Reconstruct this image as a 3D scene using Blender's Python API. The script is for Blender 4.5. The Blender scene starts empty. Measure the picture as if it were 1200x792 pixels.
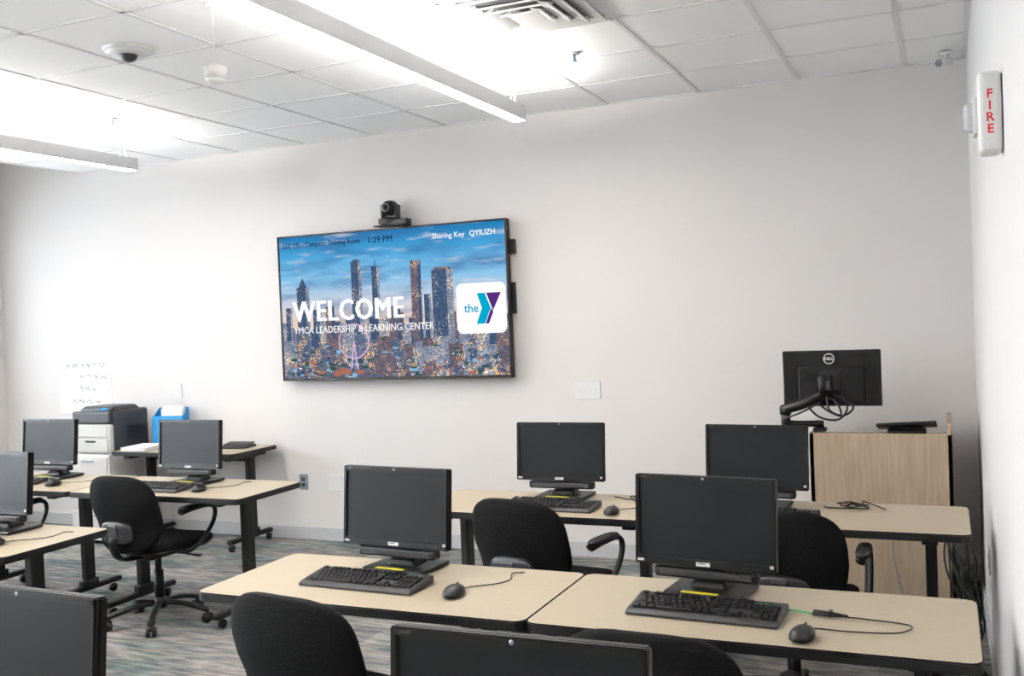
import bpy, bmesh, math, random
from mathutils import Vector, Matrix, Euler
random.seed(7)
scene=bpy.context.scene
scene.view_settings.view_transform='Standard'
scene.view_settings.look='None'
scene.view_settings.exposure=0.0
rad=math.radians
# ------------------------------------------------------------------ materials
def srgb(r,g,b):
    def c(v):
        v/=255.0
        return v/12.92 if v<=0.04045 else ((v+0.055)/1.055)**2.4
    return (c(r),c(g),c(b),1)
def mat(name,col,rough=0.6,metal=0.0,emit=None,es=0.0,var=0.0,scale=30,bump=0.0,spec=0.5,stretch=None,trans=0.0,alpha=1.0,col2=None):
    m=bpy.data.materials.new(name); m.use_nodes=True
    nt=m.node_tree; b=nt.nodes['Principled BSDF']
    b.inputs['Base Color'].default_value=col
    b.inputs['Roughness'].default_value=rough
    b.inputs['Metallic'].default_value=metal
    b.inputs['Specular IOR Level'].default_value=spec
    b.inputs['Transmission Weight'].default_value=trans
    b.inputs['Alpha'].default_value=alpha
    if emit is not None:
        b.inputs['Emission Color'].default_value=emit
        b.inputs['Emission Strength'].default_value=es
    tc=nt.nodes.new('ShaderNodeTexCoord'); mp=nt.nodes.new('ShaderNodeMapping')
    nt.links.new(tc.outputs['Object'],mp.inputs['Vector'])
    if stretch: mp.inputs['Scale'].default_value=stretch
    nz=nt.nodes.new('ShaderNodeTexNoise'); nz.inputs['Scale'].default_value=scale; nz.inputs['Detail'].default_value=5
    nt.links.new(mp.outputs['Vector'],nz.inputs['Vector'])
    if var>0 or col2:
        rp=nt.nodes.new('ShaderNodeValToRGB')
        c1=col; 
        if col2 is None:
            c0=tuple(max(0,x*(1-var)) for x in col[:3])+(1,); c1=tuple(min(1,x*(1+var)) for x in col[:3])+(1,)
        else: c0=col2
        rp.color_ramp.elements[0].color=c0; rp.color_ramp.elements[1].color=c1
        rp.color_ramp.elements[0].position=0.3; rp.color_ramp.elements[1].position=0.7
        nt.links.new(nz.outputs['Fac'],rp.inputs['Fac']); nt.links.new(rp.outputs['Color'],b.inputs['Base Color'])
    if bump>0:
        bp=nt.nodes.new('ShaderNodeBump'); bp.inputs['Strength'].default_value=bump; bp.inputs['Distance'].default_value=0.004
        nt.links.new(nz.outputs['Fac'],bp.inputs['Height']); nt.links.new(bp.outputs['Normal'],b.inputs['Normal'])
    return m
def emis(name,col,s=1.0):
    m=bpy.data.materials.new(name); m.use_nodes=True; nt=m.node_tree
    for n in list(nt.nodes): nt.nodes.remove(n)
    o=nt.nodes.new('ShaderNodeOutputMaterial'); e=nt.nodes.new('ShaderNodeEmission')
    e.inputs['Color'].default_value=col; e.inputs['Strength'].default_value=s
    nt.links.new(e.outputs[0],o.inputs['Surface']); return m

M={}
M['wall']=mat('wall_paint',srgb(219,215,212),0.85,var=0.012,scale=2.0,spec=0.2)
M['wallR']=mat('wall_paint_side',srgb(217,215,214),0.85,var=0.012,scale=2.0,spec=0.2)
M['base']=mat('baseboard_vinyl',srgb(190,190,192),0.5,var=0.02)
M['grid']=mat('ceiling_grid_metal',srgb(226,226,226),0.5)
M['table']=mat('laminate_top',srgb(170,157,136),0.42,var=0.025,scale=60,spec=0.3)
M['blk']=mat('black_plastic',srgb(11,11,12),0.45,var=0.05,scale=80,spec=0.28)
M['blk2']=mat('black_matte_metal',srgb(12,12,14),0.5,var=0.05,scale=50,spec=0.28)
M['bezel']=mat('monitor_bezel',srgb(7,7,8),0.4,var=0.04,scale=50,spec=0.22)
M['scr']=mat('monitor_panel_dark',srgb(18,20,22),0.42,var=0.03,scale=3,spec=0.13)
M['key']=mat('key_plastic',srgb(16,16,18),0.5,var=0.05,scale=60,spec=0.26)
M['keylab']=mat('key_tray',srgb(31,31,34),0.5)
M['fab']=mat('chair_fabric',srgb(14,14,15),0.95,var=0.4,scale=260,bump=0.5,spec=0.1)
M['white']=mat('white_plastic',srgb(222,222,220),0.4,var=0.01)
M['offw']=mat('offwhite_plastic',srgb(196,194,190),0.5,var=0.01)
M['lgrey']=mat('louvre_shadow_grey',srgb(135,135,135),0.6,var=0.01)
M['paper']=mat('paper',srgb(248,248,247),0.9,var=0.01)
M['red']=mat('red_print',srgb(190,20,25),0.5)
M['ink']=mat('marker_ink',srgb(85,85,98),0.7)
M['redink']=mat('marker_ink_red',srgb(170,110,115),0.7)
M['yel']=mat('yellow_label',srgb(205,195,40),0.6)
M['green']=mat('green_plug',srgb(40,140,70),0.5)
M['blue']=mat('blue_folder',srgb(30,135,195),0.6,var=0.03)
M['darkgrey']=mat('printer_dark',srgb(34,37,42),0.45,var=0.05)
M['steel']=mat('brushed_steel',srgb(140,150,162),0.35,0.4,var=0.04)
M['fix']=mat('fixture_aluminium',srgb(214,214,216),0.4,0.1,var=0.01)
M['clear']=mat('clear_lens',srgb(235,238,240),0.1,trans=0.4)
M['glass']=mat('window_glass',(1,1,1,1),0.02,trans=1.0)
M['glow_dn']=emis('lamp_diffuser_down',(1.0,0.955,0.91,1),70)
M['glow_up']=emis('lamp_diffuser_up',(1.0,0.955,0.91,1),240)
TVS=1.0
M['twhite']=emis('screen_white',(1,1,1,1),1.0)
M['tdark']=emis('screen_darktext',srgb(20,40,70),TVS)
M['tcyan']=emis('screen_cyan',srgb(0,170,210),TVS)
M['tpur']=emis('screen_purple',srgb(90,45,130),TVS)
# ceiling tile: fine fissured
M['tile']=mat('acoustic_tile',srgb(247,247,247),0.95,var=0.02,scale=180,bump=0.2,spec=0.1)
# wood
def wood():
    m=mat('podium_wood',srgb(178,159,137),0.5,var=0.0,spec=0.3,scale=6,stretch=(14,14,0.9),col2=srgb(163,142,119))
    return m
M['wood']=wood()
# carpet planks: stretched streaks + per-plank tone
def carpet():
    m=bpy.data.materials.new('carpet_plank'); m.use_nodes=True; nt=m.node_tree; b=nt.nodes['Principled BSDF']
    b.inputs['Roughness'].default_value=0.97; b.inputs['Specular IOR Level'].default_value=0.1
    tc=nt.nodes.new('ShaderNodeTexCoord')
    def noise(scale,sc,detail=6):
        mp=nt.nodes.new('ShaderNodeMapping'); mp.inputs['Scale'].default_value=scale
        nt.links.new(tc.outputs['Object'],mp.inputs['Vector'])
        n=nt.nodes.new('ShaderNodeTexNoise'); n.inputs['Scale'].default_value=sc; n.inputs['Detail'].default_value=detail
        nt.links.new(mp.outputs['Vector'],n.inputs['Vector']); return n
    n1=noise((1.8,9,1),3.5,8); n2=noise((0.9,2.8,1),1.6,3); n3=noise((1,1,1),160,2)
    br=nt.nodes.new('ShaderNodeTexBrick'); br.inputs['Scale'].default_value=1.0
    br.inputs['Brick Width'].default_value=1.0; br.inputs['Row Height'].default_value=0.25; br.inputs['Mortar Size'].default_value=0.0
    br.inputs['Color1'].default_value=(0.2,0.2,0.2,1); br.inputs['Color2'].default_value=(0.8,0.8,0.8,1)
    nt.links.new(tc.outputs['Object'],br.inputs['Vector'])
    ad=nt.nodes.new('ShaderNodeMath'); ad.operation='MULTIPLY_ADD'; ad.inputs[1].default_value=0.28; 
    nt.links.new(br.outputs['Color'],ad.inputs[0]); 
    ad2=nt.nodes.new('ShaderNodeMath'); ad2.operation='SUBTRACT'; ad2.inputs[1].default_value=0.14
    nt.links.new(n1.outputs['Fac'],ad2.inputs[0]); nt.links.new(ad2.outputs[0],ad.inputs[2])
    rp=nt.nodes.new('ShaderNodeValToRGB'); cr=rp.color_ramp
    cr.elements[0].position=0.22; cr.elements[0].color=srgb(74,76,80)
    cr.elements[1].position=0.78; cr.elements[1].color=srgb(162,156,148)
    for p_,c_ in ((0.40,srgb(101,103,105)),(0.5,srgb(126,118,112)),(0.6,srgb(136,135,133))):
        e=cr.elements.new(p_); e.color=c_
    nt.links.new(ad.outputs[0],rp.inputs['Fac'])
    rp2=nt.nodes.new('ShaderNodeValToRGB'); rp2.color_ramp.elements[0].position=0.48; rp2.color_ramp.elements[1].position=0.62
    nt.links.new(n2.outputs['Fac'],rp2.inputs['Fac'])
    mx=nt.nodes.new('ShaderNodeMix'); mx.data_type='RGBA'; mx.blend_type='MULTIPLY'
    mx.inputs[7].default_value=srgb(190,215,214)
    nt.links.new(rp2.outputs['Color'],mx.inputs[0]); nt.links.new(rp.outputs['Color'],mx.inputs[6])
    mx2=nt.nodes.new('ShaderNodeMix'); mx2.data_type='RGBA'; mx2.blend_type='OVERLAY'; mx2.inputs[0].default_value=0.5
    nt.links.new(mx.outputs[2],mx2.inputs[6]); nt.links.new(n3.outputs['Fac'],mx2.inputs[7])
    nt.links.new(mx2.outputs[2],b.inputs['Base Color'])
    return m
M['carpet']=carpet()
# TV sky
def tvsky():
    m=emis('screen_sky',(1,1,1,1),TVS); nt=m.node_tree; e=[n for n in nt.nodes if n.type=='EMISSION'][0]
    tc=nt.nodes.new('ShaderNodeTexCoord'); sp=nt.nodes.new('ShaderNodeSeparateXYZ'); nt.links.new(tc.outputs['Object'],sp.inputs[0])
    mr=nt.nodes.new('ShaderNodeMapRange'); mr.inputs[1].default_value=-0.15; mr.inputs[2].default_value=0.53
    nt.links.new(sp.outputs['Z'],mr.inputs[0])
    def nz_(scale,rot,sc,lo,hi):
        mp=nt.nodes.new('ShaderNodeMapping'); mp.inputs['Scale'].default_value=scale; mp.inputs['Rotation'].default_value=(0,rad(rot),0)
        nt.links.new(tc.outputs['Object'],mp.inputs[0]); nz=nt.nodes.new('ShaderNodeTexNoise'); nz.inputs['Scale'].default_value=sc; nz.inputs['Detail'].default_value=8; nz.inputs['Distortion'].default_value=0.4
        nt.links.new(mp.outputs[0],nz.inputs['Vector'])
        rp2=nt.nodes.new('ShaderNodeValToRGB'); rp2.color_ramp.elements[0].position=lo; rp2.color_ramp.elements[1].position=hi
        nt.links.new(nz.outputs['Fac'],rp2.inputs[0]); return rp2
    rp=nt.nodes.new('ShaderNodeValToRGB'); cr=rp.color_ramp
    cr.elements[0].position=0; cr.elements[0].color=srgb(244,206,184)
    cr.elements[1].position=1; cr.elements[1].color=srgb(40,126,184)
    for p_,c_ in ((0.22,srgb(214,214,224)),(0.5,srgb(138,198,236)),(0.8,srgb(74,166,220))):
        k=cr.elements.new(p_); k.color=c_
    nt.links.new(mr.outputs[0],rp.inputs[0])
    a=nz_((1.1,1,5.0),-10,1.8,0.46,0.66); b_=nz_((1.4,1,7.0),-6,2.6,0.54,0.72)
    def mixc(fac,inp,col,k):
        ml=nt.nodes.new('ShaderNodeMath'); ml.operation='MULTIPLY'; ml.inputs[1].default_value=k
        nt.links.new(fac.outputs['Color'],ml.inputs[0])
        mx=nt.nodes.new('ShaderNodeMix'); mx.data_type='RGBA'; mx.inputs[7].default_value=col
        nt.links.new(ml.outputs[0],mx.inputs[0]); nt.links.new(inp,mx.inputs[6]); return mx.outputs[2]
    o=mixc(a,rp.outputs[0],srgb(66,112,166),0.66); o=mixc(b_,o,srgb(230,228,232),0.5)
    nt.links.new(o,e.inputs['Color']); return m
M['sky']=tvsky()
def windowsmat(name,dark,light,lit,sx,sz,thr):
    # facade: fine window grid blended with soft large-scale tone
    m=emis(name,(1,1,1,1),TVS); nt=m.node_tree; e=[n for n in nt.nodes if n.type=='EMISSION'][0]
    tc=nt.nodes.new('ShaderNodeTexCoord'); mp=nt.nodes.new('ShaderNodeMapping'); mp.inputs['Scale'].default_value=(sx,0,sz)
    nt.links.new(tc.outputs['Object'],mp.inputs[0])
    v=nt.nodes.new('ShaderNodeTexVoronoi'); v.inputs['Scale'].default_value=1.0; v.inputs['Randomness'].default_value=0.35
    nt.links.new(mp.outputs[0],v.inputs['Vector'])
    sp=nt.nodes.new('ShaderNodeSeparateColor'); nt.links.new(v.outputs['Color'],sp.inputs[0])
    nz=nt.nodes.new('ShaderNodeTexNoise'); nz.inputs['Scale'].default_value=9; nz.inputs['Detail'].default_value=6; nt.links.new(tc.outputs['Object'],nz.inputs['Vector'])
    md=nt.nodes.new('ShaderNodeMath'); md.operation='MULTIPLY'; nt.links.new(sp.outputs[0],md.inputs[0]); 
    mr=nt.nodes.new('ShaderNodeMapRange'); mr.inputs[1].default_value=0.35; mr.inputs[2].default_value=0.62; mr.inputs[3].default_value=0.5; mr.inputs[4].default_value=1.08
    nt.links.new(nz.outputs['Fac'],mr.inputs[0]); nt.links.new(mr.outputs[0],md.inputs[1])
    rp=nt.nodes.new('ShaderNodeValToRGB'); cr=rp.color_ramp; cr.elements[0].color=dark; cr.elements[0].position=0.0
    cr.elements[1].color=lit; cr.elements[1].position=min(1,thr+0.1)
    k=cr.elements.new(thr); k.color=light
    nt.links.new(md.outputs[0],rp.inputs[0]); nt.links.new(rp.outputs[0],e.inputs['Color']); return m
M['bld1']=windowsmat('screen_tower_windows',srgb(44,64,98),srgb(96,118,148),srgb(196,184,166),170,120,0.85)
M['bld2']=windowsmat('screen_tower_windows_brown',srgb(76,74,96),srgb(146,130,134),srgb(238,196,146),150,120,0.82)
M['city']=windowsmat('screen_city_lights',srgb(54,78,112),srgb(126,134,154),srgb(255,200,130),150,150,0.70)
M['city2']=windowsmat('screen_city_mid',srgb(80,104,136),srgb(176,176,186),srgb(255,224,178),130,140,0.76)
M['amber']=emis('screen_amber',srgb(250,186,104),TVS)
M['pink']=emis('screen_pink',srgb(236,190,230),TVS)
M['roof']=emis('screen_roof',srgb(172,112,96),TVS)
M['tree']=emis('screen_trees',srgb(58,88,88),TVS)
M['lblue']=emis('screen_lightblue',srgb(140,188,226),TVS)

# ------------------------------------------------------------------ builder
class MB:
    def __init__(s,name): s.name=name; s.bm=bmesh.new(); s.mats=[]
    def mi(s,m):
        if m not in s.mats: s.mats.append(m)
        return s.mats.index(m)
    def add(s,tb,m,mx=None,smooth=False,keep=False):
        if not keep:
            i=s.mi(M[m])
            for f in tb.faces: f.material_index=i
        for f in tb.faces: f.smooth=smooth
        if mx is not None: tb.transform(mx)
        me=bpy.data.meshes.new('t'); tb.to_mesh(me); tb.free(); s.bm.from_mesh(me); bpy.data.meshes.remove(me)
    def box(s,c,d,m,bev=0.0,rot=(0,0,0),seg=2,taper=None,smooth=False):
        tb=bmesh.new(); bmesh.ops.create_cube(tb,size=1.0)
        for v in tb.verts:
            tx=ty=1
            if taper and v.co.z>0: tx,ty=taper
            v.co=Vector((v.co.x*d[0]*tx,v.co.y*d[1]*ty,v.co.z*d[2]))
        if bev>0: bmesh.ops.bevel(tb,geom=list(tb.edges),offset=bev,segments=seg,affect='EDGES',profile=0.5)
        s.add(tb,m,Matrix.Translation(c)@Euler(rot).to_matrix().to_4x4(),smooth)
    def cyl(s,p0,p1,r0,m,r1=None,n=20,smooth=True,caps=True):
        p0=Vector(p0);p1=Vector(p1); r1=r0 if r1 is None else r1
        d=p1-p0; tb=bmesh.new()
        bmesh.ops.create_cone(tb,cap_ends=caps,cap_tris=False,segments=n,radius1=r0,radius2=r1,depth=d.length)
        q=d.to_track_quat('Z','Y').to_matrix().to_4x4()
        s.add(tb,m,Matrix.Translation((p0+p1)/2)@q,smooth)
    def sup(s,c,r,m,e1=0.5,e2=0.5,rot=(0,0,0),nu=24,nv=12,warp=None,axis='z'):
        tb=bmesh.new()
        def pw(v,e): return math.copysign(abs(v)**e,v)
        rows=[]
        for i in range(1,nv):
            th=-math.pi/2+math.pi*i/nv; row=[]
            for j in range(nu):
                ph=2*math.pi*j/nu
                p=[r[0]*pw(math.cos(th),e1)*pw(math.cos(ph),e2), r[1]*pw(math.cos(th),e1)*pw(math.sin(ph),e2), r[2]*pw(math.sin(th),e1)]
                if axis=='y': p=[p[0],-p[2],p[1]]
                row.append(tb.verts.new(p))
            rows.append(row)
        b=[0,0,-r[2]]; t=[0,0,r[2]]
        if axis=='y': b=[0,r[2],0]; t=[0,-r[2],0]
        vb=tb.verts.new(b); vt=tb.verts.new(t)
        for i in range(len(rows)-1):
            for j in range(nu):
                k=(j+1)%nu; tb.faces.new((rows[i][j],rows[i][k],rows[i+1][k],rows[i+1][j]))
        for j in range(nu):
            k=(j+1)%nu; tb.faces.new((vb,rows[0][k],rows[0][j])); tb.faces.new((vt,rows[-1][j],rows[-1][k]))
        if warp:
            for v in tb.verts: v.co=Vector(warp(v.co))
        bmesh.ops.recalc_face_normals(tb,faces=tb.faces)
        s.add(tb,m,Matrix.Translation(c)@Euler(rot).to_matrix().to_4x4(),True)
    def tube(s,pts,r,m,n=8,sub=6,flat=None):
        P=[Vector(p) for p in pts]
        if sub>1 and len(P)>2:
            Q=[]
            E=[P[0]*2-P[1]]+P+[P[-1]*2-P[-2]]
            for i in range(1,len(E)-2):
                for k in range(sub):
                    t=k/sub; a,b,c,d=E[i-1],E[i],E[i+1],E[i+2]
                    Q.append(0.5*((2*b)+(c-a)*t+(2*a-5*b+4*c-d)*t*t+(3*b-a-3*c+d)*t**3))
            Q.append(P[-1]); P=Q
        tb=bmesh.new(); rings=[]; up=Vector((0,0,1))
        nrm=None
        for i,p in enumerate(P):
            t=(P[min(i+1,len(P)-1)]-P[max(i-1,0)]).normalized()
            if nrm is None:
                nrm=t.orthogonal().normalized() if abs(t.z)>0.99 else t.cross(up).normalized()
            nrm=(nrm-t*nrm.dot(t)).normalized(); bn=t.cross(nrm)
            rx,ry=(r,r) if not flat else flat
            rings.append([tb.verts.new(p+nrm*math.cos(2*math.pi*j/n)*rx+bn*math.sin(2*math.pi*j/n)*ry) for j in range(n)])
        for i in range(len(rings)-1):
            for j in range(n):
                k=(j+1)%n; tb.faces.new((rings[i][j],rings[i][k],rings[i+1][k],rings[i+1][j]))
        tb.faces.new(rings[0][::-1]); tb.faces.new(rings[-1])
        bmesh.ops.recalc_face_normals(tb,faces=tb.faces)
        s.add(tb,m,None,True)
    def prism(s,out,z0,z1,mtop,mside=None,mx=None):
        tb=bmesh.new(); a=[tb.verts.new((x,y,z0)) for x,y in out]; b=[tb.verts.new((x,y,z1)) for x,y in out]
        n=len(out); it=s.mi(M[mtop]); is_=s.mi(M[mside or mtop])
        f=tb.faces.new(b); f.material_index=it
        f=tb.faces.new(a[::-1]); f.material_index=is_
        for i in range(n):
            k=(i+1)%n; f=tb.faces.new((a[i],a[k],b[k],b[i])); f.material_index=is_
        s.add(tb,mtop,mx,False,keep=True)
    def poly(s,pts,m):
        tb=bmesh.new(); tb.faces.new([tb.verts.new(p) for p in pts]); s.add(tb,m)
    def text(s,txt,size,m,mx,ext=0.0005,align='LEFT',bold=0.0,xs=1.0,sp=1.0):
        cu=bpy.data.curves.new('t','FONT'); cu.body=txt; cu.size=size; cu.extrude=ext; cu.align_x=align; cu.offset=bold; cu.resolution_u=2; cu.space_character=sp
        ob=bpy.data.objects.new('t',cu); scene.collection.objects.link(ob)
        bpy.context.view_layer.update(); dg=bpy.context.evaluated_depsgraph_get()
        me=bpy.data.meshes.new_from_object(ob.evaluated_get(dg)); bpy.data.objects.remove(ob); bpy.data.curves.remove(cu)
        tb=bmesh.new(); tb.from_mesh(me); bpy.data.meshes.remove(me)
        s.add(tb,m,mx@Matrix.Diagonal((xs,1,1,1)))
    def done(s,loc=(0,0,0),rz=0.0,parent=None,rot=None):
        me=bpy.data.meshes.new(s.name); s.bm.to_mesh(me); s.bm.free()
        for m in s.mats: me.materials.append(m)
        ob=bpy.data.objects.new(s.name,me); scene.collection.objects.link(ob)
        ob.location=loc; ob.rotation_euler=rot if rot else (0,0,rad(rz))
        if parent: ob.parent=parent
        return ob
def dup(ob,loc,rz=0.0):
    o=bpy.data.objects.new(ob.name.split('.')[0],ob.data); scene.collection.objects.link(o); o.location=loc; o.rotation_euler=(0,0,rad(rz)); return o
def rrect(w,d,r,n=5):
    o=[]
    for cx,cy,a0 in ((w/2-r,d/2-r,0),(-w/2+r,d/2-r,90),(-w/2+r,-d/2+r,180),(w/2-r,-d/2+r,270)):
        for i in range(n+1):
            a=rad(a0+90*i/n); o.append((cx+r*math.cos(a),cy+r*math.sin(a)))
    return o
FACEY=Matrix.Rotation(rad(90),4,'X')   # text lying in XY -> standing in XZ, facing -Y

# ------------------------------------------------------------------ room
WY=6.37; XR=0.16; XL=-7.80; YB=-3.2; H=3.05; PX=-6.78; HP=3.4
def slab(name,lo,hi,m):
    b=MB(name); c=[(lo[i]+hi[i])/2 for i in range(3)]; d=[hi[i]-lo[i] for i in range(3)]
    b.box((0,0,0),d,m); return b.done(c)
slab('floor',(XL-0.15,YB-0.15,-0.1),(XR+0.15,WY+0.15,0),'carpet')
slab('wall_front',(XL-0.15,WY,0),(XR+0.15,WY+0.15,HP+0.1),'wall')
slab('wall_right',(XR,YB,0),(XR+0.15,WY,HP+0.1),'wallR')
slab('wall_back',(XL-0.15,YB-0.15,0),(XR+0.15,YB,HP+0.1),'wall')
# left wall with window openings
b=MB('wall_left')
wins=[(-2.6,-0.7),(-0.3,1.6),(2.0,3.9),(4.1,6.0)]
S0,S1=0.85,2.75
def bx(b,lo,hi,m,bev=0): b.box([(lo[i]+hi[i])/2 for i in range(3)],[hi[i]-lo[i] for i in range(3)],m,bev)
bx(b,(XL-0.15,YB,0),(XL,WY,S0),'wall'); bx(b,(XL-0.15,YB,S1),(XL,WY,HP+0.1),'wall')
ys=[YB]+[v for w in wins for v in w]+[WY]
for i in range(0,len(ys),2): bx(b,(XL-0.15,ys[i],S0),(XL,ys[i+1],S1),'wall')
b.done()
for i,(y0,y1) in enumerate(wins):
    b=MB('window_%d'%(i+1))
    t=0.05
    bx(b,(XL-0.11,y0,S0),(XL-0.03,y0+t,S1),'blk2'); bx(b,(XL-0.11,y1-t,S0),(XL-0.03,y1,S1),'blk2')
    bx(b,(XL-0.11,y0,S0),(XL-0.03,y1,S0+t),'blk2'); bx(b,(XL-0.11,y0,S1-t),(XL-0.03,y1,S1),'blk2')
    bx(b,(XL-0.10,(y0+y1)/2-0.02,S0),(XL-0.04,(y0+y1)/2+0.02,S1),'blk2')
    bx(b,(XL-0.075,y0+t,S0+t),(XL-0.069,y1-t,S1-t),'glass')
    b.done()
# ceiling: tiles + grid in one object, plus window pocket
b=MB('ceiling')
bx(b,(PX,YB,H),(XR,WY,H+0.03),'tile')
bx(b,(PX-0.03,YB,H-0.005),(PX,WY,HP),'grid')
bx(b,(XL,YB,HP),(PX,WY,HP+0.05),'wall')
x=-0.175
while x>PX:
    bx(b,(x-0.012,YB,H-0.004),(x+0.012,WY,H+0.001),'grid'); x-=0.612
y=WY-0.61
while y>YB:
    bx(b,(PX,y-0.012,H-0.004),(XR,y+0.012,H+0.001),'grid'); y-=0.61
bx(b,(PX,WY-0.022,H-0.004),(XR,WY,H+0.001),'grid'); bx(b,(XR-0.022,YB,H-0.004),(XR,WY,H+0.001),'grid')
b.done()
bx_=MB('baseboard_front'); bx(bx_,(XL,WY-0.012,0),(XR,WY,0.10),'base',0.002); bx_.done()
bx_=MB('baseboard_right'); bx(bx_,(XR-0.012,YB,0),(XR,WY-0.012,0.10),'base',0.002); bx_.done()
bx_=MB('baseboard_left'); bx(bx_,(XL,YB,0),(XL+0.012,WY-0.012,0.10),'base',0.002); bx_.done()

# ------------------------------------------------------------------ linear pendant lights
def pendant(loc,L):
    b=MB('linear_pendant_light')
    w,h=0.08,0.085
    for sx in (-1,1): b.box((sx*(w/2-0.003),0,0),(0.006,L,h),'fix',0.001)
    for sy in (-1,1): b.box((0,sy*(L/2-0.003),0),(w,0.006,h),'fix',0.001)
    b.box((0,0,0.0),(w-0.012,L-0.012,0.04),'fix')
    b.box((0,0,-h/2+0.006),(w-0.013,L-0.013,0.018),'glow_dn')
    b.box((0,0,h/2-0.012),(w-0.013,L-0.013,0.012),'glow_up')
    top=H-loc[2]
    for k in range(4):
        yy=L/2-0.12-k*(L-0.24)/3
        b.cyl((0,yy,0.03),(0,yy,top-0.002),0.0018,'steel',n=6); b.cyl((0,yy,top-0.02),(0,yy,top-0.003),0.02,'white',n=14)
    b.tube([(0.0,L/2-0.06,0.04),(0.012,L/2-0.09,0.10),(0.015,L/2-0.11,0.16),(0,L/2-0.12,top-0.02)],0.004,'white',n=6)
    return b.done(loc)
LL=4.4
pendant((-2.22,5.32-LL/2,2.83),LL); pendant((-5.17,5.34-LL/2,2.83),LL)
pendant((-2.22,0.3-1.4,2.83),2.8); pendant((-5.17,0.3-1.4,2.83),2.8)

# ceiling bits
b=MB('ceiling_air_diffuser')
for k,(s_,z_) in enumerate(((0.57,-0.006),(0.44,-0.016),(0.32,-0.022),(0.20,-0.026))):
    t=0.055
    for sx in (-1,1):
        b.box((sx*(s_/2-t/2),0,z_),(t,s_,0.006),'white',rot=(0,sx*0.25,0)); b.box((0,sx*(s_/2-t/2),z_),(s_,t,0.006),'white',rot=(-sx*0.25,0,0))
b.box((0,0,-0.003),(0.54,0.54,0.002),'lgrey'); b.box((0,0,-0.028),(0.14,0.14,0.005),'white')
b.done((-1.70,4.235,H-0.004))
b=MB('dome_camera_ceiling')
b.cyl((0,0,-0.012),(0,0,0),0.115,'white',0.12,n=36); b.cyl((0,0,-0.03),(0,0,-0.012),0.085,'white',0.112,n=36)
b.sup((0,0,-0.03),(0.045,0.045,0.035),'darkgrey',1,1); b.done((-3.64,3.76,H-0.001))
b=MB('hanging_ceiling_sensor')
b.cyl((0,0,0.03),(0,0,0.30),0.003,'white',n=8); b.cyl((0,0,0.29),(0,0,0.305),0.03,'white',n=20)
b.cyl((0,0,-0.02),(0,0,0.03),0.042,'offw',0.052,n=24); b.sup((0,0,-0.02),(0.042,0.042,0.02),'white',1,1); b.cyl((0,0,0.03),(0,0,0.04),0.052,'offw',0.03,n=24)
b.done((-2.83,3.42,H-0.307))
b=MB('fire_sprinkler')
b.cyl((0,0,-0.006),(0,0,0),0.032,'white',n=20); b.cyl((0,0,-0.04),(0,0,0),0.009,'steel',n=10); b.cyl((0,0,-0.045),(0,0,-0.04),0.017,'steel',n=16)
sp=b.done((-1.77,5.03,H-0.001)); dup(sp,(-4.9,4.9,H-0.001))
b=MB('security_camera')
b.cyl((0,0,-0.02),(0,0,0),0.03,'white',n=18); b.cyl((0,0,-0.05),(0,0,-0.015),0.012,'white',n=10)
b.sup((0,-0.01,-0.065),(0.035,0.05,0.03),'white',0.6,0.8); b.cyl((0,-0.055,-0.07),(0,-0.062,-0.071),0.02,'steel',n=16)
b.done((0.05,6.12,H-0.005),rz=-40)

# ------------------------------------------------------------------ fire strobe on right wall
b=MB('fire_alarm_strobe')
b.box((-0.031,0,0),(0.06,0.12,0.215),'white',0.014,seg=3)
b.box((-0.078,0,-0.005),(0.034,0.06,0.075),'clear',0.01); b.box((-0.066,0,-0.005),(0.012,0.08,0.10),'white',0.003)
for i,ch in enumerate('FIRE'):
    b.text(ch,0.034,'red',Matrix.Translation((-0.031,-0.0605,0.035-i*0.031))@FACEY,align='CENTER',bold=0.0006)
b.done((XR-0.001,3.01,2.15))

# ------------------------------------------------------------------ wall plates
def plate(name,x,z,w,h,m,kind=None):
    b=MB(name); b.box((0,-0.004,0),(w,0.008,h),m,0.002)
    if kind=='switch': b.box((0,-0.010,0),(0.034,0.006,0.068),'white',0.002)
    if kind=='duplex':
        for k in (-1,1):
            b.box((0,-0.009,k*0.022),(0.034,0.003,0.028),'darkgrey',0.001)
    if kind=='blank':
        for k in (-1,1): b.cyl((k*w*0.38,-0.0095,0),(k*w*0.38,-0.007,0),0.003,'offw',n=8)
    return b.done((x,WY-0.0005,z))
plate('wall_plate',-2.235,1.14,0.18,0.12,'white','blank'); plate('electrical_outlet',-4.595,0.445,0.075,0.12,'steel','duplex')
plate('wall_plate',-4.295,0.445,0.14,0.12,'white','blank'); plate('light_switch',-5.80,1.165,0.075,0.12,'white','switch')

# paper poster
b=MB('flipchart_paper')
b.box((0,-0.002,0),(0.60,0.002,0.54),'paper')
random.seed(3)
for r_,(z_,x0,x1,m_) in enumerate(((0.14,-0.20,0.22,'ink'),(0.04,-0.05,0.22,'ink'),(-0.06,-0.06,0.14,'ink'),(-0.17,-0.16,0.12,'ink'))):
    x=x0
    while x<x1:
        pts=[]; L=random.randint(4,8)
        for k in range(L): pts.append((x+k*0.010,-0.0045,z_+random.uniform(-0.018,0.020)))
        b.tube(pts,0.0024,m_,n=4,sub=3); x+=L*0.010+0.018
for k in range(4): b.tube([(-0.26+k*0.012,-0.0045,0.15+((-1)**k)*0.015),(-0.254+k*0.012,-0.0045,0.12+((-1)**k)*0.015)],0.002,'redink',n=4,sub=1)
b.done((-6.83,WY-0.0005,1.25))

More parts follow.
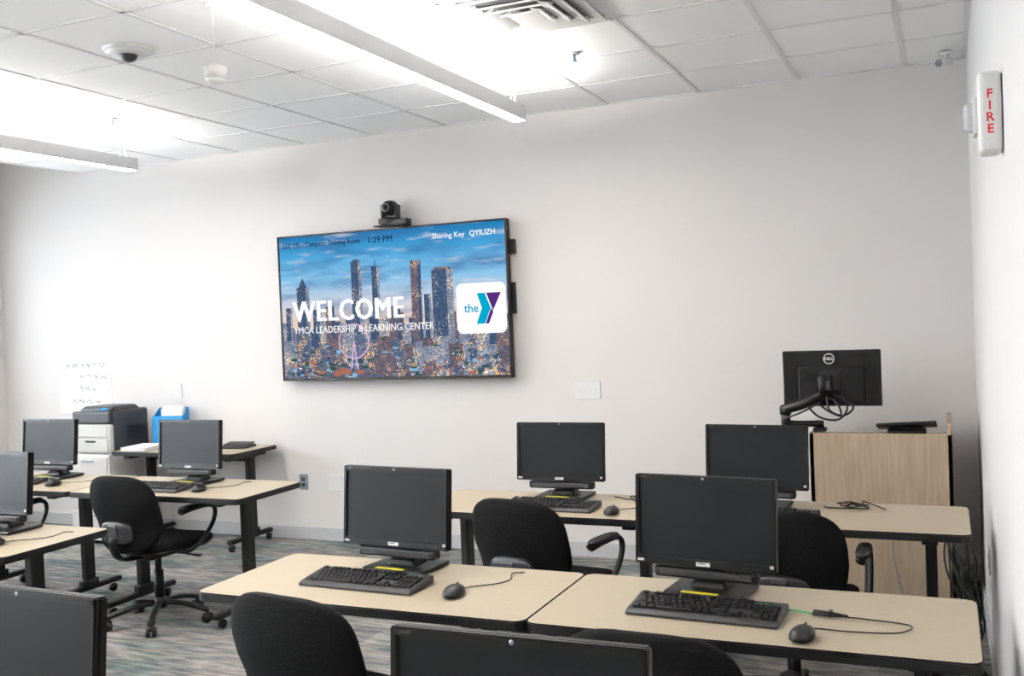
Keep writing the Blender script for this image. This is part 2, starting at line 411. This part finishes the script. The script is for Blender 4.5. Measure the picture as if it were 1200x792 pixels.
# ------------------------------------------------------------------ TV
TX,TZ=-3.71,1.79; TWid,THt=1.92,1.105
b=MB('wall_mounted_television')
b.box((0,0.03,0),(TWid,0.05,THt),'blk',0.004)
for sx in (-1,1): b.box((sx*(TWid/2-0.006),0.0,0),(0.012,0.012,THt),'blk',0.002)
b.box((0,0.0,THt/2-0.006),(TWid,0.012,0.012),'blk',0.002); b.box((0,0.0,-THt/2+0.010),(TWid,0.012,0.020),'blk',0.002)
b.box((0,0.07,0),(0.9,0.05,0.5),'blk2'); 
for sx in (-1,1): b.box((sx*0.3,0.075,0),(0.06,0.045,0.8),'steel')
b.box((TWid/2-0.02,0.075,0.36),(0.10,0.045,0.10),'blk2',0.004); b.box((TWid/2-0.01,0.075,0.0),(0.06,0.03,0.22),'blk2',0.004)
SW,SH=TWid-0.024,THt-0.034; zc=0.004
def uv(u,v,o): return (-SW/2+SW*u, 0.004-o, zc-SH/2+SH*v)
def quad(u0,v0,u1,v1,m,o): b.poly([uv(u0,v0,o),uv(u1,v0,o),uv(u1,v1,o),uv(u0,v1,o)],m)
quad(0,0,1,1,'sky',0)
# far skyline
random.seed(11); u=0
while u<1:
    w=random.uniform(0.015,0.04); h=random.uniform(0.34,0.44); quad(u,0.2,min(1,u+w),h,random.choice(['bld1','city2','bld2']),0.0002+random.random()*0.0001); u+=w*0.8
towers=[(0.075,0.135,0.64,'bld1'),(0.335,0.382,0.80,'bld1'),(0.428,0.462,0.76,'bld1'),(0.60,0.645,0.78,'bld2'),(0.69,0.78,0.71,'bld1'),(0.21,0.25,0.50,'bld2'),(0.02,0.05,0.5,'bld1'),(0.50,0.55,0.48,'bld2'),(0.86,0.92,0.50,'bld1'),(0.15,0.19,0.48,'bld1'),(0.655,0.685,0.55,'bld1')]
for i,(u0,u1,v1,m_) in enumerate(towers):
    quad(u0,0.2,u1,v1,m_,0.0004+i*0.00001)
    quad(u1-(u1-u0)*0.3,0.2,u1,v1-0.004,'city2' if m_=='bld1' else 'bld1',0.00052+i*0.00001)
quad(0.345,0.8,0.372,0.815,'bld1',0.0005); quad(0.442,0.76,0.446,0.80,'bld1',0.0005); quad(0.7,0.71,0.77,0.725,'bld2',0.0005)
b.poly([uv(0.085,0.64,.0005),uv(0.125,0.64,.0005),uv(0.105,0.71,.0005)],'bld1')
# near city
u=0; i=0
while u<1:
    w=random.uniform(0.03,0.08); h=random.uniform(0.20,0.34); quad(u,0.0,min(1,u+w),h,random.choice(['city','city2','bld2']),0.0007+i*0.000005); u+=w*0.85; i+=1
for i in range(520):
    u0=random.uniform(0,0.98); v0=random.uniform(0,0.27)*random.uniform(0.4,1); k_=1.3-v0*2.5
    w=random.uniform(0.006,0.03)*k_; h=random.uniform(0.005,0.025)*k_
    m_=random.choice(['amber','city','city2','tree','lblue','roof','twhite','tree','city','bld1','bld1','amber','bld2','city2'])
    if m_ in('twhite','amber'): w*=0.45; h*=0.45
    quad(u0,v0,min(1,u0+w),v0+h,m_,0.0009+i*0.0000012)
quad(0.42,0.02,0.52,0.14,'bld2',0.0016); quad(0.6,0.10,0.75,0.2,'city2',0.0016); quad(0.24,0.02,0.32,0.05,'roof',0.0016)
# ferris wheel
cu_,cv_=0.335,0.25
for k in range(28):
    a0=2*math.pi*k/28;a1=2*math.pi*(k+1)/28
    def pt(a,r_): return uv(cu_+r_*math.cos(a)*0.5625,cv_+r_*math.sin(a),0.0019)
    b.poly([pt(a0,0.116),pt(a1,0.116),pt(a1,0.124),pt(a0,0.124)],'pink')
    b.poly([pt(a0,0.01),pt(a0+0.015,0.01),pt(a0+0.010,0.12),pt(a0,0.12)],'pink' if k%2 else 'lblue')
b.poly([uv(0.318,0.06,.0019),uv(0.324,0.06,.0019),uv(0.337,0.25,.0019),uv(0.333,0.25,.0019)],'pink'); b.poly([uv(0.346,0.06,.0019),uv(0.352,0.06,.0019),uv(0.337,0.25,.0019),uv(0.333,0.25,.0019)],'pink')
def tvt(s_,u,v,size,m_,align='LEFT',n=1,xs=1.0,o=0.0024,sp=1.0,st=0.0006):
    # heavier strokes come from repeated offset copies in the screen plane
    for k in range(n):
        for q in ((0,1) if n>2 else (0,)):
            p_=uv(u+k*st,v+q*st*2.2,o+(k*2+q)*0.00002); b.text(s_,size,m_,Matrix.Translation(p_)@FACEY,0.0001,align,0.0,xs,sp)
tvt('LLC 135 - Computer Training Room',0.02,0.925,0.056,'tdark',xs=0.80,n=2,sp=1.03); tvt('1:29 PM',0.415,0.92,0.066,'tdark',n=2)
tvt('Sharing Key',0.70,0.915,0.054,'twhite',n=2); tvt('QYIUZH',0.855,0.915,0.054,'twhite',n=3)
tvt('WELCOME',0.052,0.40,0.220,'twhite',n=7,xs=0.86,sp=1.09,st=0.0014)
tvt('YMCA LEADERSHIP & LEARNING CENTER',0.055,0.315,0.074,'twhite',n=2,xs=0.87,sp=1.02,st=0.001)
# logo
lo=[(x_,y_) for x_,y_ in rrect(0.385,0.355,0.045)]
p_=uv(0.893,0.44,0.0023); b.poly([(p_[0]+x_,p_[1],p_[2]+y_) for x_,y_ in lo],'twhite')
tvt('the',0.822,0.415,0.085,'tcyan',n=3,o=0.0026,st=0.0008)
def lp(pts,m_,o=0.0027): b.poly([(p_[0]+x_,0.004-o,p_[2]+y_) for x_,y_ in pts],m_)
lp([(-0.03,0.105),(0.03,0.105),(0.072,0.0),(0.025,-0.11),(-0.04,-0.11),(0.005,0.0)],'tcyan')
lp([(0.042,0.105),(0.155,0.105),(0.09,-0.02)],'tpur',0.0028); lp([(0.076,0.0),(0.092,-0.03),(0.055,-0.11),(0.03,-0.11)],'tpur',0.0028)
b.done((TX,6.27,TZ))

# PTZ conference camera on bracket
b=MB('conference_camera')
b.box((0.0,0.04,0.0),(0.26,0.11,0.008),'blk2',0.002); b.box((0.06,0.085,-0.05),(0.08,0.02,0.10),'blk2'); b.box((0.08,-0.0,0.02),(0.16,0.08,0.04),'blk',0.006)
b.box((0,0.02,0.028),(0.15,0.12,0.045),'blk',0.012,seg=3)
b.cyl((0,0.02,0.05),(0,0.02,0.06),0.05,'blk',n=24)
for sx in (-1,1): b.box((sx*0.058,0.02,0.10),(0.016,0.07,0.10),'keylab',0.006)
b.sup((0,0.02,0.125),(0.05,0.055,0.055),'blk',0.7,0.7); b.cyl((0,-0.05,0.125),(0,0,0.125),0.036,'blk',n=24); b.cyl((0,-0.056,0.125),(0,-0.05,0.125),0.030,'steel',n=24); b.cyl((0,-0.058,0.125),(0,-0.05,0.125),0.022,'scr',n=20)
b.done((-3.66,6.25,TZ+THt/2+0.015))

# ------------------------------------------------------------------ tables
def table(w=1.24,d=0.58,inset=0.15):
    b=MB('training_table')
    b.prism(rrect(w,d,0.035),0.708,0.74,'table','blk')
    b.prism(rrect(w+0.006,d+0.006,0.038),0.711,0.735,'blk','blk')
    for sx in (-1,1):
        x=sx*(w/2-inset)
        b.box((x,0.05,0.38),(0.045,0.075,0.64),'blk2',0.008); b.box((x,0.0,0.69),(0.06,0.42,0.03),'blk2',0.005)
        b.box((x,0.02,0.075),(0.05,0.50 if d<0.57 else 0.56,0.035),'blk2',0.012); b.box((x,0.05,0.10),(0.055,0.12,0.06),'blk2',0.01)
        for sy in (-1,1):
            b.cyl((x-0.012,0.02+sy*0.22,0.026),(x+0.012,0.02+sy*0.22,0.026),0.026,'blk',n=16); b.cyl((x,0.02+sy*0.22,0.03),(x,0.02+sy*0.22,0.07),0.009,'steel',n=8)
    b.box((0,0.08,0.66),(w-2*inset,0.035,0.05),'blk2',0.004)
    b.box((0,0.16,0.665),(w-2*inset-0.1,0.09,0.03),'blk2',0.01)
    return b
t0=table().done((-1.805,2.99,0))
dup(t0,(-0.557,2.99,0)); dup(t0,(-1.80,4.47,0)); dup(t0,(-0.55,4.47,0)); dup(t0,(-1.81,1.30,0)); dup(t0,(-0.557,1.30,0))
t1=table(inset=0.22).done((-4.11,4.53,0)); dup(t1,(-5.36,4.53,0)); dup(t1,(-4.24,3.19,0)); dup(t1,(-5.50,3.19,0))
t2=table(w=1.18,d=0.54,inset=0.10).done((-5.38,6.05,0))

# ------------------------------------------------------------------ monitors
def monitor():
    b=MB('computer_monitor'); W_,H_=0.460,0.288; zc=0.238; T=Matrix.Translation((0,0,zc))@Matrix.Rotation(rad(-5),4,'X')
    def tb_(c,d,m,bev=0):
        tb=bmesh.new(); bmesh.ops.create_cube(tb,size=1)
        for v in tb.verts: v.co=Vector((v.co.x*d[0],v.co.y*d[1],v.co.z*d[2]))
        if bev: bmesh.ops.bevel(tb,geom=list(tb.edges),offset=bev,segments=2,affect='EDGES')
        b.add(tb,m,T@Matrix.Translation(c))
    tb_((0,0.020,0),(W_,0.024,H_),'bezel',0.004)
    for sx in (-1,1): tb_((sx*(W_/2-0.0075),0.004,0),(0.015,0.014,H_),'bezel',0.003)
    tb_((0,0.004,H_/2-0.0085),(W_,0.014,0.017),'bezel',0.003); tb_((0,0.004,-H_/2+0.0125),(W_,0.014,0.025),'bezel',0.003)
    tb_((0,0.006,0.004),(W_-0.026,0.004,H_-0.036),'scr')
    tb_((0,0.042,0.0),(W_*0.62,0.026,H_*0.66),'bezel',0.010); 
    b.cyl(T@Vector((0,-0.0035,H_/2-0.0085)),T@Vector((0,-0.002,H_/2-0.0085)),0.0045,'steel',n=14)
    for k in range(5): tb_((0.13+k*0.014,-0.0035,-H_/2+0.010),(0.007,0.002,0.003),'keylab')
    tb_((0.0,-0.0038,-H_/2+0.011),(0.045,0.0015,0.012),'white'); tb_((-0.004,-0.0047,-H_/2+0.013),(0.025,0.0006,0.003),'ink')
    tb_((-W_/2+0.02,-0.0038,-H_/2+0.012),(0.022,0.0014,0.008),'offw'); tb_((W_/2-0.012,-0.0038,0.02-H_/2),(0.012,0.0014,0.010),'offw')
    tb_((-W_/2+0.03,-0.0038,H_/2-0.008),(0.022,0.0014,0.006),'keylab')
    b.box((0,0.085,0.14),(0.085,0.035,0.25),'blk',0.008); b.box((0,0.06,0.22),(0.07,0.05,0.08),'blk',0.006)
    b.box((0,0.06,0.0095),(0.26,0.20,0.017),'blk',0.007); b.box((0,0.07,0.03),(0.13,0.10,0.03),'blk',0.010,taper=(0.8,0.7))
    b.box((0,0.018,0.070),(0.34,0.045,0.036),'blk',0.010,seg=3); b.box((0,-0.006,0.070),(0.30,0.003,0.018),'keylab',0.001)
    b.box((-0.01,-0.03,0.0185),(0.12,0.018,0.0015),'yel')
    return b
m0=monitor().done((-1.86,3.12,0.741),rz=-5)
for x_,y_,r_ in ((-0.72,3.10,-6),(-1.77,4.58,0),(-0.80,4.52,-4),(-4.15,4.62,0),(-5.30,4.62,0),(-4.12,3.27,0),(-0.672,1.475,1),(-1.805,1.465,-2)):
    dup(m0,(x_,y_,0.741),r_)
# ------------------------------------------------------------------ keyboards
def keyboard():
    b=MB('computer_keyboard')
    W_,D_=0.455,0.165
    prof=[(-D_/2,0.0),(-D_/2,0.010),(-D_/2+0.02,0.016),(D_/2-0.01,0.032),(D_/2,0.028),(D_/2,0.004)]
    tb=bmesh.new(); L=[tb.verts.new((-W_/2,y_,z_)) for y_,z_ in prof]; R_=[tb.verts.new((W_/2,y_,z_)) for y_,z_ in prof]
    tb.faces.new(L); tb.faces.new(R_[::-1])
    for i in range(6): k=(i+1)%6; tb.faces.new((L[i],R_[i],R_[k],L[k]))
    bmesh.ops.recalc_face_normals(tb,faces=tb.faces); bmesh.ops.bevel(tb,geom=list(tb.edges),offset=0.002,segments=1,affect='EDGES')
    b.add(tb,'keylab')
    u=0.0190; x0=-W_/2+0.014
    ang=math.atan2(0.016,D_-0.03)
    def kz(y_): return 0.016+(y_+D_/2-0.02)*math.tan(ang)
    def key(cu,row,w=1.0,h=1.0):
        yy=-0.052+row*u+(0.008 if row==5 else 0)+(h-1)*u/2
        c=(x0+(cu+w/2)*u,yy,kz(yy)+0.004); b.box(c,(w*u-0.0028,h*u-0.0028,0.009),'key',rot=(ang,0,0),taper=(1-0.0035/(w*u),0.80))
    rows=[[1.25,1.25,1.25,6.25,1.25,1.25,1.25,1.25],[2.25]+[1]*10+[2.75],[1.75]+[1]*11+[2.25],[1.5]+[1]*12+[1.5],[1]*13+[2]]
    for r_,ws in enumerate(rows):
        c=0
        for w in ws: key(c,r_,w); c+=w
    key(0,5)
    for g in (2,6.5,11):
        for k in range(4): key(g+k,5)
    for k in range(3): key(15.3+k,5); key(15.3+k,4); key(15.3+k,3); key(15.3+k,0)
    key(16.3,1)
    for r_ in range(1,5):
        for k in range(3): key(18.6+k,r_)
    key(18.6,0,2); key(20.6,0); key(21.6,0,1,2); key(21.6,2,1,2); key(21.6,4)
    for k in range(3): b.box((x0+(19.2+k)*u,0.052,kz(0.052)+0.001),(0.006,0.004,0.001),'green')
    return b
k0=keyboard().done((-1.88,2.94,0.741),rz=-2)
for x_,y_,r_ in ((-0.68,2.925,-3),(-1.74,4.36,-2),(-0.74,4.33,0),(-4.23,4.41,0),(-5.40,4.41,2),(-4.20,3.05,0),(-0.66,1.22,0),(-1.78,1.22,0)):
    dup(k0,(x_,y_,0.741),r_)
# ------------------------------------------------------------------ mice with cable
def mouse(cable,knot=None):
    b=MB('computer_mouse')
    def wp(c):
        z=c.z; f=1.0-0.25*max(0,c.y/0.055)**2
        return (c.x*(1-0.12*(c.y/0.055)),c.y,(z*(f if z>0 else 0.35)))
    b.sup((0,0,0.010),(0.032,0.057,0.027),'blk',0.9,0.85,warp=wp)
    b.box((0,0.028,0.033),(0.006,0.018,0.008),'keylab',0.002)
    b.tube(cable,0.0022,'blk',n=6)
    if knot:
        kx,ky=knot
        for k in range(5): b.tube([(kx-0.05,ky+0.004*k-0.008,0.005+0.002*k),(kx,ky+0.006*(k-2),0.008+0.003*(k%3)),(kx+0.05,ky-0.004*k+0.008,0.005+0.002*k)],0.0028,'blk',n=6)
        b.tube([(kx-0.05,ky,0.006),(kx-0.11,ky+0.01,0.005),(kx-0.17,ky,0.005)],0.0026,'green',n=6); b.box((kx,ky,0.012),(0.012,0.026,0.018),'blk',0.004)
    return b
c1=[(0,0.05,0.008),(0.02,0.10,0.004),(0.09,0.15,0.004),(0.12,0.21,0.004),(0.10,0.29,0.004),(0.14,0.31,0.004)]
ms=mouse(c1).done((-1.51,2.895,0.7415),rz=4)
mouse([(0,0.05,0.008),(0.01,0.09,0.004),(0.10,0.10,0.004),(0.22,0.14,0.004),(0.24,0.22,0.004),(0.12,0.23,0.004),(0.06,0.22,0.006)],(0.02,0.22)).done((-0.38,2.77,0.7415),rz=-8)
dup(ms,(-1.41,4.28,0.7415),0); dup(ms,(-3.90,4.41,0.7415),5); dup(ms,(-3.86,3.05,0.7415),0); dup(ms,(-5.02,4.40,0.7415),0)
# cable coils lying on tables
def coil(loc,rz=0):
    b=MB('cable_bundle'); pts=[]
    for k in range(18):
        a=k*0.75; pts.append((0.06*math.cos(a)*(1+0.2*math.sin(k)),0.03*math.sin(a)+0.004*k*0.3,0.006+0.0011*k+0.004*(k%3)))
    b.tube([(-0.12,0.02,0.004),(-0.09,0.0,0.004)]+pts+[(0.12,0.03,0.006),(0.14,0.0,0.004)],0.0028,'blk',n=6,sub=4); b.tube([(-0.02,-0.03,0.012),(0.0,0,0.03),(0.02,0.03,0.012)],0.006,'blk',n=6)
    return b.done(loc,rz)
coil((-0.40,4.60,0.7415))
b=MB('monitor_cable'); b.tube([(-0.1,0.05,0.005),(0,0.0,0.005),(0.05,0.03,0.03),(0.09,-0.02,0.005),(0.04,-0.05,0.005),(0.0,0.0,0.02),(0.12,0.02,0.005),(0.16,0.06,0.005)],0.003,'blk',n=6); b.done((-1.42,4.62,0.7415))

# ------------------------------------------------------------------ chairs
def chair():
    b=MB('office_task_chair')
    for k in range(5):
        a=rad(90+72*k); c,s_=math.cos(a),math.sin(a)
        b.tube([(0.03*c,0.03*s_,0.115),(0.16*c,0.16*s_,0.105),(0.285*c,0.285*s_,0.072)],0.02,'blk',n=10,sub=4,flat=(0.022,0.015))
        b.cyl((0.285*c,0.285*s_,0.045),(0.285*c,0.285*s_,0.078),0.010,'blk',n=8)
        for sg in (-1,1):
            o=Vector((-s_,c,0))*0.017*sg; p=Vector((0.285*c,0.285*s_,0.027)); q=Vector((-s_,c,0))*0.008
            b.cyl(p+o-q,p+o+q,0.027,'blk',n=18)
        b.sup((0.285*c,0.285*s_,0.045),(0.026,0.026,0.016),'blk',1,1,nu=12,nv=6)
    b.cyl((0,0,0.085),(0,0,0.145),0.038,'blk',0.03,n=20); b.cyl((0,0,0.14),(0,0,0.30),0.027,'blk',n=18); b.cyl((0,0,0.30),(0,0,0.41),0.018,'blk',n=16)
    b.box((0,-0.02,0.405),(0.19,0.24,0.04),'blk',0.012); b.cyl((0.08,0.03,0.40),(0.24,0.05,0.39),0.006,'blk',n=8); b.box((0.25,0.05,0.39),(0.05,0.025,0.012),'blk',0.004)
    def sw(c):
        z=c.z; 
        if c.y>0.12: z-= (c.y-0.12)**2*1.2
        return (c.x*(1.0+0.06*c.y/0.24),c.y,z-0.02*(1-(c.x/0.25)**2)*(1 if c.z>0 else 0))
    b.sup((0,0.02,0.472),(0.25,0.235,0.045),'fab',0.55,0.55,nu=40,nv=14,warp=sw); b.sup((0,0.02,0.44),(0.24,0.225,0.02),'blk',0.5,0.5,nu=40,nv=8)
    # backrest: wide rounded shell, wraps forward
    def bw(c):
        x,y,z=c
        wid=1.0-0.10*max(0,-z/0.2)
        return (x*wid, y+0.8*x*x-0.22*(z+0.2)*0.45+0.03*math.exp(-((z+0.08)/0.09)**2), z)
    b.sup((0,-0.245,0.665),(0.245,0.215,0.038),'fab',0.55,0.62,nu=48,nv=16,warp=bw,axis='y')
    def bw2(c):
        x,y,z=c; return (x, y+0.8*x*x-0.22*(z+0.06)*0.45, z)
    b.sup((0,-0.278,0.57),(0.11,0.062,0.022),'keylab',0.5,0.6,nu=30,nv=10,warp=bw2,axis='y')
    b.box((0,-0.300,0.575),(0.07,0.03,0.09),'keylab',0.010)
    b.tube([(0,-0.295,0.60),(0,-0.31,0.50),(0,-0.26,0.42),(0,-0.12,0.40)],0.02,'blk',n=10,flat=(0.034,0.011))
    for sx in (-1,1):
        b.tube([(sx*0.14,-0.03,0.425),(sx*0.24,-0.02,0.425),(sx*0.285,0.03,0.46),(sx*0.29,0.13,0.545),(sx*0.288,0.165,0.625),(sx*0.285,0.12,0.665),(sx*0.28,0.0,0.665),(sx*0.275,-0.09,0.655)],0.014,'blk',n=10,flat=(0.020,0.012))
        b.sup((sx*0.282,0.015,0.675),(0.030,0.115,0.014),'blk',0.6,0.7)
    return b
c0=chair().done((-4.15,4.33,0),rz=-3)
for x_,y_,r_ in ((-1.665,4.12,-12),(-0.60,4.10,0),(-1.745,2.60,-8),(-0.685,2.57,-2),(-5.30,4.15,10)):
    dup(c0,(x_,y_,0),r_)

# ------------------------------------------------------------------ podium
b=MB('lectern_cabinet')
Wp,Dp=0.73,0.56; Zt=0.94
b.box((0,-Dp/2+0.012,0.03+(Zt-0.03)/2),(Wp,0.024,Zt-0.03),'wood',0.002); 
b.box((-Wp/2+0.012,0,0.03+(Zt-0.03)/2),(0.024,Dp,Zt-0.03),'wood',0.002); b.box((Wp/2-0.012,0,0.03+(Zt+0.03)/2),(0.024,Dp,Zt+0.03),'wood',0.002)
b.box((0,0.01,Zt-0.07),(Wp-0.05,Dp-0.05,0.024),'wood'); b.box((0,0.01,0.06),(Wp-0.05,Dp-0.05,0.024),'wood'); b.box((0,0.01,0.45),(Wp-0.05,Dp-0.05,0.02),'wood')
for sx in (-1,1):
    for sy in (-1,1): b.cyl((sx*0.3,sy*0.22,0.001),(sx*0.3,sy*0.22,0.05),0.02,'blk2',n=12)
b.done((-0.345,5.99,0))
b=MB('touch_panel')
b.box((0,0.01,0.028),(0.20,0.14,0.055),'blk2',0.004); b.box((0,0.04,0.062),(0.16,0.08,0.02),'blk',0.004)
b.box((0,0,0.080),(0.31,0.20,0.018),'blk',0.005,rot=(rad(-12),rad(-3),0)); 
b.done((-0.21,5.93,Zt-0.0575))
# monitor arm with display (back toward room)
b=MB('display_on_monitor_arm')
# local origin = clamp on podium left-front top
b.box((0,0,0.012),(0.07,0.08,0.02),'blk',0.004); b.cyl((0,0,0.02),(0,0,0.06),0.022,'blk',n=18)
b.tube([(0,0,0.045),(-0.09,-0.03,0.045),(-0.18,-0.05,0.05)],0.024,'blk',n=12,flat=(0.024,0.018))
b.cyl((-0.18,-0.05,0.015),(-0.18,-0.05,0.13),0.026,'blk',n=18); b.cyl((-0.18,-0.05,0.10),(-0.18,-0.05,0.14),0.033,'blk',n=18)
b.tube([(-0.20,-0.05,0.125),(-0.08,-0.06,0.16),(0.03,-0.04,0.215)],0.02,'blk',n=12,flat=(0.022,0.028))
b.tube([(-0.18,-0.09,0.08),(-0.08,-0.10,0.12),(0.01,-0.07,0.17)],0.006,'blk',n=6)
ox=-0.058; oz=-0.028
b.cyl((0.08+ox,-0.04,0.22+oz),(0.08+ox,-0.04,0.34+oz),0.026,'blk',n=18); b.box((0.10+ox,-0.02,0.30+oz),(0.06,0.05,0.09),'blk',0.006); b.box((0.10+ox,-0.045,0.29+oz),(0.05,0.02,0.05),'keylab',0.004)
b.box((0.12+ox,0.012,0.31+oz),(0.11,0.014,0.11),'blk2',0.003)
b.box((0.125+ox,0.034,0.325+oz),(0.53,0.022,0.315),'bezel',0.006); b.box((0.125+ox,0.022,0.29+oz),(0.36,0.016,0.20),'bezel',0.007); b.box((0.125+ox,0.0465,0.325+oz),(0.505,0.003,0.29),'scr')
b.tube([(0.115+ox+0.028*math.cos(t_*math.pi/6),0.0215,0.435+oz+0.028*math.sin(t_*math.pi/6)) for t_ in range(13)],0.0028,'white',n=6,sub=2)
b.text('DELL',0.022,'white',Matrix.Translation((0.115+ox,0.0225,0.428+oz))@FACEY,0.0008,'CENTER',0.0006)
for pts in ([(0.08,-0.03,0.27),(0.00,-0.06,0.20),(0.06,-0.08,0.12),(0.16,-0.06,0.10),(0.21,-0.03,0.16),(0.18,0.0,0.25)],[(0.10,-0.04,0.25),(0.12,-0.09,0.16),(0.18,-0.08,0.13),(0.15,-0.04,0.2),(0.08,-0.05,0.22)],[(0.14,0.0,0.24),(0.24,-0.02,0.17),(0.18,-0.05,0.12),(0.08,-0.05,0.17),(0.04,-0.02,0.24)]):
    b.tube([(q[0]+ox,q[1],q[2]+oz) for q in pts],0.006,'blk',n=6)
b.done((-0.66,5.80,Zt+0.001))

# ------------------------------------------------------------------ printer and cabinet
b=MB('storage_cabinet')
b.box((0,0,0.37),(0.42,0.46,0.68),'white',0.006)
for k in range(3): b.box((0,-0.234,0.16+k*0.215),(0.39,0.012,0.205),'offw',0.004); b.box((0,-0.245,0.23+k*0.215),(0.12,0.012,0.012),'steel',0.003)
for sx in (-1,1):
    for sy in (-1,1): b.cyl((sx*0.18,sy*0.19,0.0),(sx*0.18,sy*0.19,0.04),0.02,'blk',n=12)
b.done((-6.22,6.03,0.001))
b=MB('laser_printer')
b.box((0,0.02,0.17),(0.40,0.38,0.33),'darkgrey',0.02,seg=3); b.box((0,-0.18,0.12),(0.39,0.05,0.23),'offw',0.015,seg=3); b.box((0,-0.18,0.285),(0.395,0.05,0.10),'darkgrey',0.015,seg=3)
b.box((0,-0.208,0.07),(0.35,0.012,0.10),'offw',0.004); b.box((0,-0.216,0.10),(0.10,0.01,0.014),'darkgrey',0.003); b.box((0,-0.208,0.18),(0.35,0.012,0.09),'offw',0.004)
b.box((0,0.0,0.35),(0.35,0.32,0.04),'darkgrey',0.015,taper=(0.85,0.8)); b.box((0.11,-0.15,0.34),(0.14,0.07,0.03),'darkgrey',0.006,rot=(0.4,0,0)); b.box((0.11,-0.17,0.352),(0.07,0.03,0.004),'blue',rot=(0.4,0,0))
for k in range(6): b.box((0.202,0.05,0.10+k*0.02),(0.004,0.16,0.006),'blk')
b.done((-6.20,6.02,0.712))
b=MB('paper_file_box')
b.box((0,0.0,0.12),(0.26,0.006,0.24),'blue',0.001); b.box((0,0.11,0.15),(0.26,0.006,0.30),'blue',0.001)
for sx in (-1,1): b.prism([(-0.005,-0.0),(0.11,0.0),(0.11,0.30),(-0.005,0.22)],-0.002,0.002,'blue',mx=Matrix.Translation((sx*0.13,0,0))@Matrix.Rotation(rad(90),4,'Z')@Matrix.Rotation(rad(90),4,'X'))
for k in range(4): b.box((0.03,0.02+k*0.018,0.15+0.01*(k%3)),(0.18,0.006,0.29+0.015*(k%2)),'paper')
b.box((0.05,-0.005,0.11),(0.12,0.002,0.13),'paper'); b.box((0,0.055,0.003),(0.25,0.11,0.006),'blue')
b.done((-5.72,6.14,0.741),rz=12)
b=MB('paper_stack')
for k in range(6): b.box((0.004*math.sin(k*2),0.004*math.cos(k*3),0.003+k*0.005),(0.22,0.28,0.0045),'paper',rot=(0,0,rad(3*math.sin(k*5))))
b.done((-5.78,5.94,0.741),rz=8)
b=MB('desk_phone_tablet')
b.box((0,0,0.010),(0.24,0.16,0.018),'blk',0.005); b.box((0,0.03,0.026),(0.22,0.09,0.012),'blk',0.004,rot=(0.15,0,0)); b.tube([(-0.12,0,0.01),(-0.2,0.03,0.004),(-0.26,-0.02,0.004),(-0.32,0.02,0.004)],0.0025,'blk',n=6)
b.done((-5.02,6.12,0.741),rz=8)

# cables by right wall, below far table
b=MB('power_cable_bundle')
random.seed(5)
for k in range(9):
    x0=0.02+random.uniform(-0.03,0.04); pts=[]
    for j in range(7):
        t=j/6; pts.append((min(0.135,x0+random.uniform(-0.05,0.05)+0.04*t),5.15-0.75*t+random.uniform(-0.06,0.06),0.62-0.55*math.sin(t*math.pi*0.5)+random.uniform(-0.06,0.05) if j<6 else 0.012))
    b.tube(pts,0.005,'blk',n=6,sub=5)
b.box((0.03,4.42,0.02),(0.06,0.28,0.035),'blk',0.006)
b.done()
b=MB('electrical_outlet'); b.box((-0.004,0,0),(0.008,0.075,0.12),'white',0.002)
for k in(-1,1): b.box((-0.009,0,k*0.022),(0.003,0.034,0.028),'offw',0.001)
b.done((XR-0.0005,5.0,0.45))
b=MB('network_cable'); b.tube([(0,0,0.70),(0.01,0.02,0.45),(0.05,0.04,0.25),(0.02,0.02,0.10),(0.10,0.08,0.02)],0.004,'offw',n=6); b.done((-0.25,4.80,0))

# ------------------------------------------------------------------ light
def area(name,loc,rot,sx,sy,power,col):
    l=bpy.data.lights.new(name,'AREA'); l.shape='RECTANGLE'; l.size=sx; l.size_y=sy; l.energy=power; l.color=col
    o=bpy.data.objects.new(name,l); scene.collection.objects.link(o); o.location=loc; o.rotation_euler=rot; return o
for i,(y0,y1) in enumerate(wins):
    area('daylight_window',(XL-0.30,(y0+y1)/2,(S0+S1)/2),(0,rad(-90),0),S1-S0,y1-y0,(540,540,350,120)[i],(0.87,0.935,1.0))
w=bpy.data.worlds.new('World'); scene.world=w; w.use_nodes=True
bg=w.node_tree.nodes['Background']; bg.inputs[0].default_value=(0.75,0.87,1,1); bg.inputs[1].default_value=2.0

# ------------------------------------------------------------------ camera
a=rad(23.6);p=rad(1.15);r=rad(2.35)
R0=Vector((math.cos(a),math.sin(a),0));F=Vector((-math.sin(a)*math.cos(p),math.cos(a)*math.cos(p),-math.sin(p)));U0=R0.cross(F)
R=math.cos(r)*R0-math.sin(r)*U0;U=math.sin(r)*R0+math.cos(r)*U0
cam=bpy.data.cameras.new('camera'); co=bpy.data.objects.new('camera',cam); scene.collection.objects.link(co)
mw=Matrix(((R.x,U.x,-F.x,0),(R.y,U.y,-F.y,0),(R.z,U.z,-F.z,1.65),(0,0,0,1))); co.matrix_world=mw
cam.sensor_fit='HORIZONTAL'; cam.sensor_width=36; cam.lens=1161/1200*36; cam.clip_start=0.02
scene.camera=co
